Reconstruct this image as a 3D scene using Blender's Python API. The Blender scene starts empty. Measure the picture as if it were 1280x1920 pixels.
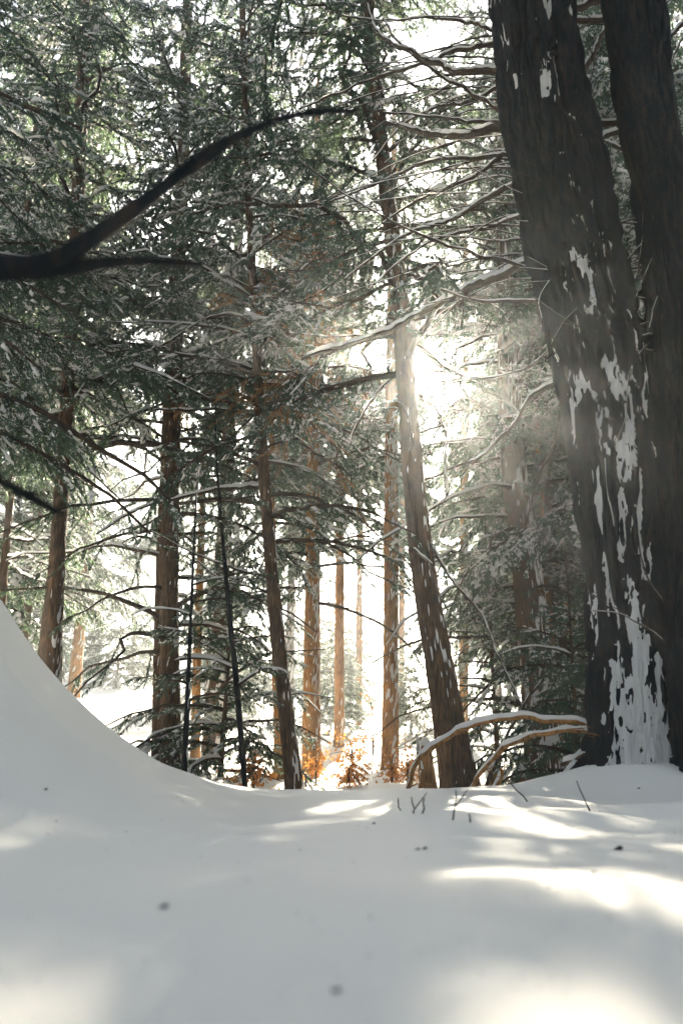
import bpy, math, random
import numpy as np
from mathutils import Vector

random.seed(7)
rng = np.random.default_rng(7)
scene = bpy.context.scene
COL = scene.collection

# ------------------------------------------------------------------ camera
CAM = np.array([0.0, 0.0, 0.63])
PITCH = math.radians(14.5)
F = 1280.0                       # focal length in pixels of the 1280 x 1920 photograph
cd = bpy.data.cameras.new("camera")
cam = bpy.data.objects.new("camera", cd)
COL.objects.link(cam)
cam.location = CAM
cam.rotation_euler = (math.pi / 2 + PITCH, 0, 0)
cd.sensor_fit = 'VERTICAL'
cd.sensor_height = 36.0
cd.lens = 24.0
cd.clip_start = 0.02
cd.clip_end = 2000
cd.dof.use_dof = True
cd.dof.focus_distance = 7.5
cd.dof.aperture_fstop = 2.0
scene.camera = cam

CP, SP = math.cos(PITCH), math.sin(PITCH)


def ray(px, py):
    x = (px - 640.0) / F
    y = (960.0 - py) / F
    return np.array([x, CP - y * SP, SP + y * CP])


def W(px, py, d):
    """the point seen at pixel (px, py) that stands d metres ahead"""
    r = ray(px, py)
    return CAM + r * (d / r[1])


def pix(P):
    """pixel and depth of world points (only used to plan where boughs hang)"""
    v = np.asarray(P) - CAM
    dep = v[..., 1] * CP + v[..., 2] * SP
    up = -v[..., 1] * SP + v[..., 2] * CP
    dep = np.maximum(dep, 1e-3)
    return 640 + F * v[..., 0] / dep, 960 - F * up / dep, dep


# ------------------------------------------------------------------ light
SUNV = ray(788, 700)
SUNV = SUNV / np.linalg.norm(SUNV)
SUN_EL = math.asin(SUNV[2])
SUN_AZ = math.atan2(SUNV[0], SUNV[1])
world = bpy.data.worlds.new("World")
scene.world = world
world.use_nodes = True
nt = world.node_tree
nt.nodes.clear()
sky = nt.nodes.new("ShaderNodeTexSky")
sky.sky_type = 'NISHITA'
sky.sun_disc = False
sky.sun_elevation = SUN_EL
sky.sun_rotation = SUN_AZ
sky.air_density = 1.0
sky.dust_density = 2.5
sky.ozone_density = 1.0
hsv = nt.nodes.new("ShaderNodeHueSaturation")
hsv.inputs["Saturation"].default_value = 0.55
bg = nt.nodes.new("ShaderNodeBackground")
bg.inputs["Strength"].default_value = 0.05
wo = nt.nodes.new("ShaderNodeOutputWorld")
nt.links.new(sky.outputs[0], hsv.inputs["Color"])
nt.links.new(hsv.outputs[0], bg.inputs[0])
nt.links.new(bg.outputs[0], wo.inputs[0])

sl = bpy.data.lights.new("sun", 'SUN')
sl.energy = 5.0
sl.angle = math.radians(0.55)
sl.color = (1.0, 0.88, 0.68)
so = bpy.data.objects.new("sun", sl)
COL.objects.link(so)
so.location = (4, 40, 25)
so.rotation_euler = Vector(SUNV).to_track_quat('Z', 'Y').to_euler()

vs = scene.view_settings
vs.view_transform = 'Standard'
vs.look = 'None'
vs.gamma = 1.0
vs.use_curve_mapping = False
vs.exposure = 3.02

scene.render.engine = 'CYCLES'
cy = scene.cycles
cy.max_bounces = 7
cy.diffuse_bounces = 4
cy.glossy_bounces = 2
cy.transmission_bounces = 4
cy.volume_bounces = 1
cy.transparent_max_bounces = 8
cy.sample_clamp_indirect = 6.0
cy.use_denoising = True
try:
    cy.denoiser = 'OPENIMAGEDENOISE'
    cy.denoising_input_passes = 'RGB_ALBEDO_NORMAL'
except Exception:
    pass


# ------------------------------------------------------------------ helpers
def vnoise(p, seed=0):
    """smooth value noise, -1..1"""
    p = np.asarray(p, dtype=np.float64)
    i = np.floor(p).astype(np.int64)
    f = p - i
    u = f * f * (3 - 2 * f)
    out = np.zeros(len(p))
    for dx in (0, 1):
        for dy in (0, 1):
            for dz in (0, 1):
                h = (i[:, 0] + dx) * 374761393 + (i[:, 1] + dy) * 668265263 + (i[:, 2] + dz) * 2147483647 + seed * 1274126177
                h = (h ^ (h >> 13)) * 1274126177
                h = (h ^ (h >> 16)) & 0xFFFFFF
                w = (u[:, 0] if dx else 1 - u[:, 0]) * (u[:, 1] if dy else 1 - u[:, 1]) * (u[:, 2] if dz else 1 - u[:, 2])
                out += w * (h / float(0xFFFFFF) * 2 - 1)
    return out


def fbm(p, octv=3, seed=0):
    p = np.asarray(p, dtype=np.float64)
    a, s, t = 1.0, np.zeros(len(p)), 0.0
    for k in range(octv):
        s += a * vnoise(p * (2.0 ** k) + 17.3 * k, seed + k)
        t += a
        a *= 0.5
    return s / t


def sstep(a, b, x):
    t = np.clip((np.asarray(x, dtype=np.float64) - a) / (b - a), 0, 1)
    return t * t * (3 - 2 * t)


class MB:
    """collects vertices, quads and triangles for one mesh"""

    def __init__(self):
        self.v, self.q, self.t, self.n = [], [], [], 0

    def add(self, v, q=None, t=None):
        v = np.asarray(v, dtype=np.float32).reshape(-1, 3)
        if q is not None and len(q):
            self.q.append(np.asarray(q, dtype=np.int32).reshape(-1, 4) + self.n)
        if t is not None and len(t):
            self.t.append(np.asarray(t, dtype=np.int32).reshape(-1, 3) + self.n)
        self.v.append(v)
        self.n += len(v)

    def mesh(self, name, smooth=True):
        me = bpy.data.meshes.new(name)
        v = np.concatenate(self.v) if self.v else np.zeros((0, 3), np.float32)
        q = np.concatenate(self.q) if self.q else np.zeros((0, 4), np.int32)
        t = np.concatenate(self.t) if self.t else np.zeros((0, 3), np.int32)
        me.vertices.add(len(v))
        me.vertices.foreach_set("co", v.ravel())
        me.loops.add(q.size + t.size)
        me.loops.foreach_set("vertex_index", np.concatenate([q.ravel(), t.ravel()]).astype(np.int32))
        me.polygons.add(len(q) + len(t))
        st = np.concatenate([np.arange(len(q)) * 4, q.size + np.arange(len(t)) * 3]).astype(np.int32)
        me.polygons.foreach_set("loop_start", st)
        me.polygons.foreach_set("use_smooth", np.full(len(q) + len(t), smooth, dtype=bool))
        me.update(calc_edges=True)
        return me

    def obj(self, name, mat, parent=None, smooth=True):
        me = self.mesh(name, smooth)
        me.materials.append(mat)
        o = bpy.data.objects.new(name, me)
        COL.objects.link(o)
        if parent is not None:
            o.parent = parent
        return o


def tag(o, label=None, cat=None, group=None, kind=None):
    if label:
        o["label"] = label
    if cat:
        o["category"] = cat
    if group:
        o["group"] = group
    if kind:
        o["kind"] = kind
    return o


def thing(name, loc, label, cat, group=None):
    o = bpy.data.objects.new(name, None)
    o.empty_display_size = 0.2
    COL.objects.link(o)
    o.location = [float(c) for c in loc]
    return tag(o, label, cat, group)


def resample(P, R, step):
    """smooth (Catmull-Rom) polyline with even steps"""
    P = np.asarray(P, dtype=np.float64)
    R = np.asarray(R, dtype=np.float64)
    A = np.vstack([2 * P[0] - P[1], P, 2 * P[-1] - P[-2]])
    out, ro = [], []
    for i in range(len(P) - 1):
        p0, p1, p2, p3 = A[i], A[i + 1], A[i + 2], A[i + 3]
        n = max(1, int(np.linalg.norm(p2 - p1) / step))
        t = (np.arange(n) / n)[:, None]
        out.append(0.5 * (2 * p1 + (p2 - p0) * t + (2 * p0 - 5 * p1 + 4 * p2 - p3) * t ** 2 + (3 * p1 - p0 - 3 * p2 + p3) * t ** 3))
        ro.append(R[i] + (R[i + 1] - R[i]) * t[:, 0])
    out.append(P[-1:])
    ro.append(R[-1:])
    return np.concatenate(out), np.concatenate(ro)


def frames(P):
    T = np.gradient(P, axis=0)
    T /= np.linalg.norm(T, axis=1)[:, None] + 1e-9
    ref = np.array([0.0, 1.0, 0.0]) if abs(T[0][1]) < 0.9 else np.array([1.0, 0, 0])
    N = np.zeros_like(P)
    n = np.cross(T[0], ref)
    n /= np.linalg.norm(n)
    for i in range(len(P)):
        n = n - T[i] * np.dot(n, T[i])
        n /= np.linalg.norm(n) + 1e-9
        N[i] = n
    return T, N, np.cross(T, N)


def grid_quads(m, k):
    i = np.arange(m - 1)[:, None]
    j = np.arange(k)[None, :]
    j2 = (j + 1) % k
    return np.stack([i * k + j, i * k + j2, (i + 1) * k + j2, (i + 1) * k + j], axis=-1).reshape(-1, 4)


def tube(mb, P, R, k=6, rough=0.0, seed=0):
    T, N, B = frames(P)
    m = len(P)
    a = np.arange(k) / k * 2 * math.pi
    off = N[:, None, :] * np.cos(a)[None, :, None] + B[:, None, :] * np.sin(a)[None, :, None]
    r = np.repeat(np.asarray(R)[:, None], k, 1)
    if rough:
        nz = vnoise((P[:, None, :] + off * np.asarray(R)[:, None, None] * 1.5).reshape(-1, 3) * 14, seed).reshape(m, k)
        r = r * (1 + rough * nz)
    V = (P[:, None, :] + off * r[:, :, None]).reshape(-1, 3)
    q = grid_quads(m, k)
    V = np.vstack([V, P[:1], P[-1:]])
    j = np.arange(k)
    t = np.vstack([np.stack([np.full(k, m * k), (j + 1) % k, j], 1), np.stack([np.full(k, m * k + 1), (m - 1) * k + j, (m - 1) * k + (j + 1) % k], 1)])
    mb.add(V, q, t)


def snow_cap(mb, P, R, amount=1.0, seed=0, gap=0.0, k=8):
    """snow lying along the top of a branch; thins out where the branch is steep"""
    m = len(P)
    T = np.gradient(P, axis=0)
    T /= np.linalg.norm(T, axis=1)[:, None] + 1e-9
    hor = np.clip(1.15 - np.abs(T[:, 2]) ** 2 * 1.1, 0, 1)
    nz = vnoise(P * 7.0 + seed * 3.1, seed) * 0.5 + vnoise(P * 22.0 + seed, seed + 5) * 0.3
    h = (R * 0.75 + 0.008) * amount * np.clip(hor * (0.95 + nz) - gap, 0, 2)
    h[0] = h[-1] = 0
    side = np.cross(T, np.array([0, 0, 1.0]))
    side /= np.linalg.norm(side, axis=1)[:, None] + 1e-9
    upv = np.cross(side, T)
    a = np.linspace(0, math.pi, k - 2)
    wd = np.where(h > 1e-4, R * (0.80 + 0.15 * nz), R * 0.3)
    rows = []
    top = np.sqrt(np.maximum(R ** 2 - wd ** 2, 0))
    for ca, sa in [(math.cos(x), math.sin(x)) for x in a]:
        rows.append(P + side * (wd * ca)[:, None] + upv * (top * 0.9 + (R - top * 0.9 + h) * sa * (h > 1e-4) * 1.0 - (h <= 1e-4) * R * 0.3)[:, None])
    rows.append(P - side * (wd * 0.5)[:, None])
    rows.append(P + side * (wd * 0.5)[:, None])
    V = np.stack(rows, 1).reshape(-1, 3)
    mb.add(V, grid_quads(m, k))


# ------------------------------------------------------------------ materials
def newmat(name):
    m = bpy.data.materials.new(name)
    m.use_nodes = True
    m.node_tree.nodes.clear()
    return m, m.node_tree


def ramp_node(t, stops):
    r = t.nodes.new("ShaderNodeValToRGB")
    while len(r.color_ramp.elements) < len(stops):
        r.color_ramp.elements.new(0.5)
    for e, (p, c) in zip(r.color_ramp.elements, stops):
        e.position = p
        e.color = (*c, 1)
    return r


def leafy(name, c1, c2, trans, scale=1.2, tc=None):
    m, t = newmat(name)
    out = t.nodes.new("ShaderNodeOutputMaterial")
    geo = t.nodes.new("ShaderNodeNewGeometry")
    nz = t.nodes.new("ShaderNodeTexNoise")
    nz.inputs["Scale"].default_value = scale
    nz.inputs["Detail"].default_value = 6
    t.links.new(geo.outputs["Position"], nz.inputs["Vector"])
    rp = ramp_node(t, [(0.32, c1), (0.68, c2)])
    t.links.new(nz.outputs[0], rp.inputs[0])
    d = t.nodes.new("ShaderNodeBsdfPrincipled")
    d.inputs["Roughness"].default_value = 0.55
    d.inputs["Specular IOR Level"].default_value = 0.3
    tr = t.nodes.new("ShaderNodeBsdfTranslucent")
    mx = t.nodes.new("ShaderNodeMixShader")
    mx.inputs[0].default_value = trans
    t.links.new(rp.outputs[0], d.inputs["Base Color"])
    if tc:
        tr.inputs[0].default_value = (*tc, 1)
    else:
        t.links.new(rp.outputs[0], tr.inputs[0])
    t.links.new(d.outputs[0], mx.inputs[1])
    t.links.new(tr.outputs[0], mx.inputs[2])
    t.links.new(mx.outputs[0], out.inputs[0])
    return m


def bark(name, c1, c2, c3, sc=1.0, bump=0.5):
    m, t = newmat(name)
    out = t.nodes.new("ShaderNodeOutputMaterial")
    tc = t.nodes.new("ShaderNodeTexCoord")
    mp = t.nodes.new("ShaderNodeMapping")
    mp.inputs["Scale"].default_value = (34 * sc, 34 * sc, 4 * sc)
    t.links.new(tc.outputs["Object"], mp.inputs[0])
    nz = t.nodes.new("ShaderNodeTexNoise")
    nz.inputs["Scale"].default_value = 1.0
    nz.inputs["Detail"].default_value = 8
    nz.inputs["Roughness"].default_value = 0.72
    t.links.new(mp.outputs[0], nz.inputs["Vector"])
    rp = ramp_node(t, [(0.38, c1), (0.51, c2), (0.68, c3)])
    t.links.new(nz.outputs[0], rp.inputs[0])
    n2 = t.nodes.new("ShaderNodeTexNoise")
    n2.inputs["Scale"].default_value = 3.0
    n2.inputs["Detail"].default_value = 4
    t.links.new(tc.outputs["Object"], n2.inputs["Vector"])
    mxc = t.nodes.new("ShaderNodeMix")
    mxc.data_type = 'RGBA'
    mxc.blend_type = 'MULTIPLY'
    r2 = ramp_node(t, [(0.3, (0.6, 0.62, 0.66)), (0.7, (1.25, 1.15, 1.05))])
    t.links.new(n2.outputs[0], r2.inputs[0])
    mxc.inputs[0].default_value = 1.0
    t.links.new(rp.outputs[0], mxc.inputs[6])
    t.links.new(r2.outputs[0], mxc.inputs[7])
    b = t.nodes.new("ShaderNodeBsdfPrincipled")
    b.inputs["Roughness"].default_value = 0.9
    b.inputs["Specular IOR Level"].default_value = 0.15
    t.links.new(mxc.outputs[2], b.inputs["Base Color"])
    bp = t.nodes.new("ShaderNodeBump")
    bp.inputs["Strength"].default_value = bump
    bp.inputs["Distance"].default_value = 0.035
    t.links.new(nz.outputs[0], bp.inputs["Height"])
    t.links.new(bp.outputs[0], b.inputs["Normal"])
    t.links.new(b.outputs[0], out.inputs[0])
    return m


def snowmat(name, trans=0.0, bump=0.25, scale=60.0, col=(0.88, 0.88, 0.87)):
    m, t = newmat(name)
    out = t.nodes.new("ShaderNodeOutputMaterial")
    geo = t.nodes.new("ShaderNodeNewGeometry")
    nz = t.nodes.new("ShaderNodeTexNoise")
    nz.inputs["Scale"].default_value = scale
    nz.inputs["Detail"].default_value = 5
    nz.inputs["Roughness"].default_value = 0.7
    t.links.new(geo.outputs["Position"], nz.inputs["Vector"])
    bp = t.nodes.new("ShaderNodeBump")
    bp.inputs["Strength"].default_value = bump
    bp.inputs["Distance"].default_value = 0.01
    t.links.new(nz.outputs[0], bp.inputs["Height"])
    b = t.nodes.new("ShaderNodeBsdfPrincipled")
    b.inputs["Base Color"].default_value = (*col, 1)
    b.inputs["Roughness"].default_value = 0.6
    b.inputs["Specular IOR Level"].default_value = 0.25
    t.links.new(bp.outputs[0], b.inputs["Normal"])
    if trans:
        tr = t.nodes.new("ShaderNodeBsdfTranslucent")
        tr.inputs[0].default_value = (*col, 1)
        mx = t.nodes.new("ShaderNodeMixShader")
        mx.inputs[0].default_value = trans
        t.links.new(b.outputs[0], mx.inputs[1])
        t.links.new(tr.outputs[0], mx.inputs[2])
        t.links.new(mx.outputs[0], out.inputs[0])
    else:
        t.links.new(b.outputs[0], out.inputs[0])
    return m


M = {}
M["snow_ground"] = snowmat("snow_ground", bump=0.55, scale=130, col=(0.87, 0.86, 0.825))
M["snow"] = snowmat("snow_lump", trans=0.55, bump=0.3, scale=70)
M["needles"] = leafy("hemlock_needles", (0.005, 0.032, 0.044), (0.026, 0.066, 0.064), 0.45, 1.2, (0.13, 0.19, 0.10))
M["needles_brown"] = leafy("dry_needles", (0.20, 0.11, 0.05), (0.36, 0.21, 0.095), 0.45)
M["beech_leaf"] = leafy("beech_leaf", (0.42, 0.17, 0.04), (0.60, 0.30, 0.09), 0.5, 9.0)
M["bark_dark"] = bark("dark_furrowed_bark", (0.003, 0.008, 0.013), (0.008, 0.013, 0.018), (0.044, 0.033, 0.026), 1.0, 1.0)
M["bark_mid"] = bark("brown_bark", (0.018, 0.014, 0.011), (0.078, 0.050, 0.031), (0.19, 0.122, 0.072), 1.2, 0.7)
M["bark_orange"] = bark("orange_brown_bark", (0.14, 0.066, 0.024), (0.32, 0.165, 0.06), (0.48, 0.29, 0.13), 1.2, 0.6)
M["twig"] = bark("twig_bark", (0.012, 0.013, 0.014), (0.045, 0.034, 0.025), (0.11, 0.075, 0.048), 2.0, 0.3)

# ------------------------------------------------------------------ ground
# the snow bank on the left: its skyline as seen from the camera, standing 4.4 m ahead
BANK_D = 4.4
_sk = np.array([W(px, py, BANK_D) for px, py in [(-900, 560), (-300, 880), (-120, 1015), (0, 1125), (60, 1218), (130, 1298), (200, 1358), (300, 1425), (400, 1470), (480, 1487), (560, 1489), (700, 1489)]])


def base_z(x, y):
    yy = [-40, -3, 0.0, 0.7, 1.2, 2.0, 3.5, 5.0, 6.2, 8.0, 12.0, 20, 40, 70, 130]
    zz = [0.2, 0.35, 0.36, 0.345, 0.305, 0.225, 0.06, -0.085, -0.22, -0.55, -0.80, -0.85, 0.3, 3.6, 8.5]
    return np.interp(y, yy, zz)


def ground_z(x, y):
    x = np.asarray(x, dtype=np.float64)
    y = np.asarray(y, dtype=np.float64)
    # rounded base profile: the mean of a few shifted samples
    z = sum(base_z(x, y + s * (0.25 + 0.05 * np.abs(y))) for s in (-1, -0.5, 0, 0.5, 1)) / 5
    b0 = base_z(0, BANK_D)
    bank = np.maximum(np.interp(x * BANK_D / np.clip(y, 3.0, 6.5), _sk[:, 0], _sk[:, 2]) - b0, 0)
    bank = np.maximum(bank - 0.02, 0)
    S = sstep(1.3, BANK_D, y) * (1 - 0.8 * sstep(BANK_D + 0.2, 9.5, y))
    z = z + bank * S
    flat = np.stack([x.ravel(), y.ravel(), np.zeros(x.size)], 1)
    n1 = fbm(flat * 0.55, 3, 3).reshape(x.shape)
    n2 = fbm(flat * 2.3 + 5, 2, 9).reshape(x.shape)
    far = sstep(6, 14, y)
    n3 = fbm(flat * 9.0 + 2, 3, 21).reshape(x.shape)
    z = z + n3 * 0.0045 * (1 - far)
    z = z + n1 * (0.035 + 0.30 * far) * sstep(0.3, 2.5, np.abs(y) + np.abs(x) * 0.5) + n2 * 0.016 * (1 + 3 * far)
    # the mound round the big trunk and low rolls in front of it
    for mx, my, h, sx, sy in [(2.25, 5.2, 0.12, 1.0, 0.8), (2.02, 4.85, 0.15, 0.7, 0.42), (0.9, 3.9, 0.05, 0.55, 0.22), (1.75, 3.3, 0.07, 0.6, 0.25), (0.55, 2.9, 0.03, 0.6, 0.2), (0.25, 1.0, 0.03, 0.5, 0.35), (-0.35, 1.2, 0.02, 0.6, 0.4)]:
        z = z + h * np.exp(-((x - mx) / sx) ** 2 - ((y - my) / sy) ** 2)
    return z


def gz(x, y):
    return float(ground_z(np.array([x]), np.array([y]))[0])


def on_ground(px, py, dmin=0.3, dmax=14):
    """where the line of sight through a pixel meets the snow"""
    d = np.linspace(dmin, dmax, 900)
    r = ray(px, py)
    P = CAM[None, :] + r[None, :] * (d / r[1])[:, None]
    below = P[:, 2] < ground_z(P[:, 0], P[:, 1])
    i = int(np.argmax(below)) if below.any() else len(d) - 1
    p = P[i].copy()
    p[2] = gz(p[0], p[1])
    return p


GX, GY = 270, 300
ux = np.linspace(-1, 1, GX)
xs = np.sinh(ux * 6.2) / np.sinh(6.2) * 125
uy = np.linspace(-0.93, 1, GY)
ys = 1.6 + np.sinh(uy * 6.2) / np.sinh(6.2) * 123
XX, YY = np.meshgrid(xs, ys)
ZZ = ground_z(XX, YY)
g = MB()
gi = np.arange(GY - 1)[:, None] * GX + np.arange(GX - 1)[None, :]
g.add(np.stack([XX, YY, ZZ], -1).reshape(-1, 3), np.stack([gi, gi + 1, gi + GX + 1, gi + GX], -1).reshape(-1, 4))
tag(g.obj("snow_ground", M["snow_ground"]), "smooth snow covered forest floor rising into a bank", kind="structure")

# ------------------------------------------------------------------ sun flecks: where gaps between the boughs let the sun reach the snow
FLECK = []
for px, py, r in [(820, 1740, 0.08), (720, 1860, 0.06), (1230, 1700, 0.10), (1190, 1570, 0.22), (1050, 1545, 0.2),
                  (940, 1515, 0.35), (1060, 1512, 0.3), (860, 1498, 0.3), (660, 1492, 0.25)]:
    FLECK.append((on_ground(px, py), r))


def clear_of_sun(P):
    P = resample(P, np.ones(len(P)), 0.1)[0]
    v = P - CAM
    s = v @ SUNV
    return float(((v * v).sum(1) - s * s).min()) > 0.16 ** 2


def in_beam(P):
    hit = np.zeros(len(P), bool)
    for c, r in FLECK:
        v = P - c
        s = v @ SUNV
        d2 = (v * v).sum(1) - s * s
        rr = r * (1 + 0.25 * np.sin(P[:, 0] * 9 + P[:, 2] * 7))
        hit |= d2 < rr * rr
    return hit


# ------------------------------------------------------------------ trees
def trunk_mesh(P, R, k, amp, sc, seed, flare=0.0, step=0.05, zflare=0.5, fine=0):
    """a trunk with furrowed bark as real relief; also returns the surface grid for snow"""
    Ps, Rs = resample(P, R, step)
    if fine:
        keepi = np.concatenate([np.arange(0, int(fine / step)), np.arange(int(fine / step), len(Ps) - 1, 6), [len(Ps) - 1]])
        Ps, Rs = Ps[keepi], Rs[keepi]
    m = len(Ps)
    T, N, B = frames(Ps)
    a = np.arange(k) / k * 2 * math.pi
    if fine:
        a0 = math.atan2(-B[0][1], -N[0][1])
        a = a0 + (a - math.pi) - 0.62 * np.sin(a - math.pi)
    off = N[:, None, :] * np.cos(a)[None, :, None] + B[:, None, :] * np.sin(a)[None, :, None]
    s = np.concatenate([[0], np.cumsum(np.linalg.norm(np.diff(Ps, axis=0), axis=1))])
    rr = np.repeat(Rs[:, None], k, 1)
    if flare:
        lob = 1 + 0.55 * np.sin(a * 4 + seed) + 0.4 * np.sin(a * 7 + 2 * seed)
        rr = rr + flare * np.exp(-s / zflare)[:, None] * np.clip(lob, 0.1, 2)[None, :]
    q = off * 0
    q = np.stack([np.repeat(np.cos(a)[None], m, 0) * rr * sc, np.repeat(np.sin(a)[None], m, 0) * rr * sc, np.repeat((s * sc * 0.16)[:, None], k, 1)], -1).reshape(-1, 3)
    w = np.stack([vnoise(q * 0.5 + 31, seed + 7), vnoise(q * 0.5 + 71, seed + 8), np.zeros(len(q))], 1)
    g1 = np.exp(-(vnoise(q + w * 0.8, seed) / 0.22) ** 2)
    g2 = np.exp(-(vnoise(q * np.array([1.9, 1.9, 2.6]) + w + 9, seed + 3) / 0.2) ** 2)
    n2 = vnoise(q * np.array([2.4, 2.4, 3.5]), seed + 2)
    big = vnoise(q * 0.3, seed + 4)
    disp = ((0.45 - g1 - 0.5 * g2 + 0.3 * n2) * amp + big * amp * 0.8).reshape(m, k)
    global DISP
    DISP = disp
    S = Ps[:, None, :] + off * (rr + disp)[:, :, None]
    mb = MB()
    mb.add(np.vstack([S.reshape(-1, 3), Ps[-1:]]), grid_quads(m, k), np.stack([np.full(k, m * k), (m - 1) * k + np.arange(k), (m - 1) * k + (np.arange(k) + 1) % k], 1))
    return mb, S, off, s, a


def trunk_snow(S, off, s, mask, thick, fill=0.3):
    """snow stuck to bark: a thin uneven shell where mask > 0"""
    m, k = mask.shape
    # snow fills the furrows first, so ridges stand clear of a thin crust
    h = np.clip(mask, -0.8, 1.0) * thick - fill * DISP
    V = S + off * h[:, :, None]
    q = grid_quads(m, k)
    keep = (h.ravel()[q] > -0.004).any(1)
    q = q[keep]
    mb = MB()
    used = np.zeros(m * k, bool)
    used[q.ravel()] = True
    idx = np.cumsum(used) - 1
    mb.add(V.reshape(-1, 3)[used], idx[q])
    return mb


def rot_about(d, ang, axis=None):
    """turn direction vectors in the horizontal sense by ang"""
    c, s = np.cos(ang), np.sin(ang)
    return np.stack([d[:, 0] * c - d[:, 1] * s, d[:, 0] * s + d[:, 1] * c, d[:, 2]], 1)


def norm(v):
    return v / (np.linalg.norm(v, axis=1)[:, None] + 1e-9)


def crown(seed, limbs, leaf=0.07, dens=1.0, snowy=0.35, keep=None, sec=7.0, spray=1.0, droop=0.35, caps=True):
    """limbs: list of (polyline, base radius). Returns needle, wood and snow builders."""
    r = np.random.default_rng(seed)
    needles, wood, snow = MB(), MB(), MB()
    bp, bd, bl = [], [], []
    for P, r0 in limbs:
        L = float(np.linalg.norm(np.diff(P, axis=0), axis=1).sum())
        m = len(P)
        tube(wood, P, np.linspace(r0, r0 * 0.25, m), 4)
        n = max(3, int(L * sec))
        s = np.sort(r.uniform(0.10, 1.0, n * 2))
        f = s * (m - 1)
        i = np.minimum(f.astype(int), m - 2)
        q = P[i] + (P[i + 1] - P[i]) * (f - i)[:, None]
        T = norm(P[i + 1] - P[i])
        side = np.where(np.arange(n * 2) % 2 == 0, 1, -1)
        d = rot_about(T, side * r.uniform(0.5, 1.15, n * 2) * (1.15 - 0.6 * s))
        d[:, 2] -= r.uniform(-0.1, 2.6 * droop, n * 2)
        bp.append(q)
        bd.append(norm(d))
        bl.append(spray * min(1.15, 0.35 + L / 3.5) * (0.22 + 0.55 * (1 - s) + 0.12 * r.random(n * 2)))
        # snow along the limb
        if snowy > 0 and caps and r.random() < 0.5 * min(snowy, 0.7):
            snow_cap(snow, P, np.linspace(r0, r0 * 0.4, m) + 0.006, 1.0, int(seed + r.integers(1000)), 0.5, 6)
    bp, bd, bl = np.concatenate(bp), np.concatenate(bd), np.concatenate(bl)
    if keep is not None:
        kp = keep(bp + bd * bl[:, None] * 0.5, r)
        bp, bd, bl = bp[kp], bd[kp], bl[kp]
    if not len(bp):
        return needles, wood, snow
    # woody part of every side branch
    N = len(bp)
    tip = bp + bd * bl[:, None]
    tip[:, 2] -= bl * 0.12
    rad = 0.003 + 0.006 * bl
    up = np.array([0, 0, 1.0])
    sd = norm(np.cross(bd, up))
    v = np.stack([bp + sd * rad[:, None], bp - sd * rad[:, None], bp - up * rad[:, None] * 1.5, tip], 1)
    b = np.arange(N)[:, None] * 4
    wood.add(v.reshape(-1, 3), None, np.concatenate([b + [0, 1, 3], b + [1, 2, 3], b + [2, 0, 3]]))
    # twiglets
    cnt = np.maximum(4, (bl / (leaf * 0.42) * 3.5 * dens)).astype(int)
    idx = np.repeat(np.arange(N), cnt)
    K = len(idx)
    s = r.random(K) ** 0.85
    p = bp[idx] + (tip - bp)[idx] * s[:, None] - up * (bl[idx] * 0.1 * s * (1 - s))[:, None]
    side = np.where(r.random(K) < 0.5, 1, -1)
    d = rot_about(bd[idx], side * r.uniform(0.1, 1.7, K))
    d[:, 2] -= r.uniform(-0.55, 1.35, K)
    d = norm(d)
    ln = leaf * 0.78 * r.uniform(0.5, 1.6, K) * (1.25 - 0.5 * s)
    wd = ln * r.uniform(0.16, 0.30, K)
    nrm = norm(np.stack([r.normal(0, 0.5, K), r.normal(0, 0.5, K), np.ones(K)], 1))
    w = norm(np.cross(d, nrm)) * wd[:, None]
    t = p + d * ln[:, None]
    t[:, 2] -= ln * 0.15
    v = np.stack([p + w * 0.75, t, p - w * 0.75], 1).reshape(-1, 3)
    needles.add(v, None, np.arange(K * 3).reshape(-1, 3))
    # snow lying on the sprays
    if snowy > 0:
        cl = np.clip(vnoise(bp * 1.1 + seed, seed) * 0.75 + 0.5, 0, 1)
        ks = np.where(r.random(N) < snowy * (0.05 + 2.4 * cl ** 2))[0]
        rep = np.repeat(ks, 2)
        # fine dusting caught on the twigs
        kk = np.where(r.random(K) < 0.48 * snowy * (0.1 + 1.9 * cl[idx] ** 2))[0]
        pm = p[kk] + d[kk] * (ln[kk] * r.uniform(0, 0.6, len(kk)))[:, None] + up * 0.006
        e1 = d[kk] * (ln[kk] * r.uniform(0.25, 0.5, len(kk)))[:, None]
        e2 = w[kk] * r.uniform(0.8, 1.7, len(kk))[:, None]
        snow.add(np.stack([pm - e1 + e2 * 0.4, pm + e1 * 0.6 + e2, pm + e1 * 0.4 - e2], 1).reshape(-1, 3), None, np.arange(len(kk) * 3).reshape(-1, 3))
        n = len(rep)
        s = r.uniform(0.05, 0.95, n)
        c = bp[rep] + (tip - bp)[rep] * s[:, None]
        c[:, 2] += 0.012
        a = bd[rep] * (bl[rep] * r.uniform(0.08, 0.22, n))[:, None]
        bb = norm(np.cross(bd[rep], up)) * (bl[rep] * r.uniform(0.05, 0.14, n))[:, None]
        hh = up * (0.012 + 0.05 * bl[rep] * r.random(n))[:, None]
        j = lambda: r.uniform(0.6, 1.3, n)[:, None]
        v = np.stack([c + a * j(), c + bb * j() + a * 0.2, c - a * j(), c - bb * j() - a * 0.2, c + hh + a * r.uniform(-.3, .3, n)[:, None], c - hh * 0.25], 1)
        b = np.arange(n)[:, None] * 6
        tr = np.concatenate([b + f for f in ([0, 1, 4], [1, 2, 4], [2, 3, 4], [3, 0, 4], [1, 0, 5], [2, 1, 5], [3, 2, 5], [0, 3, 5])])
        snow.add(v.reshape(-1, 3), None, tr)
    return needles, wood, snow


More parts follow.
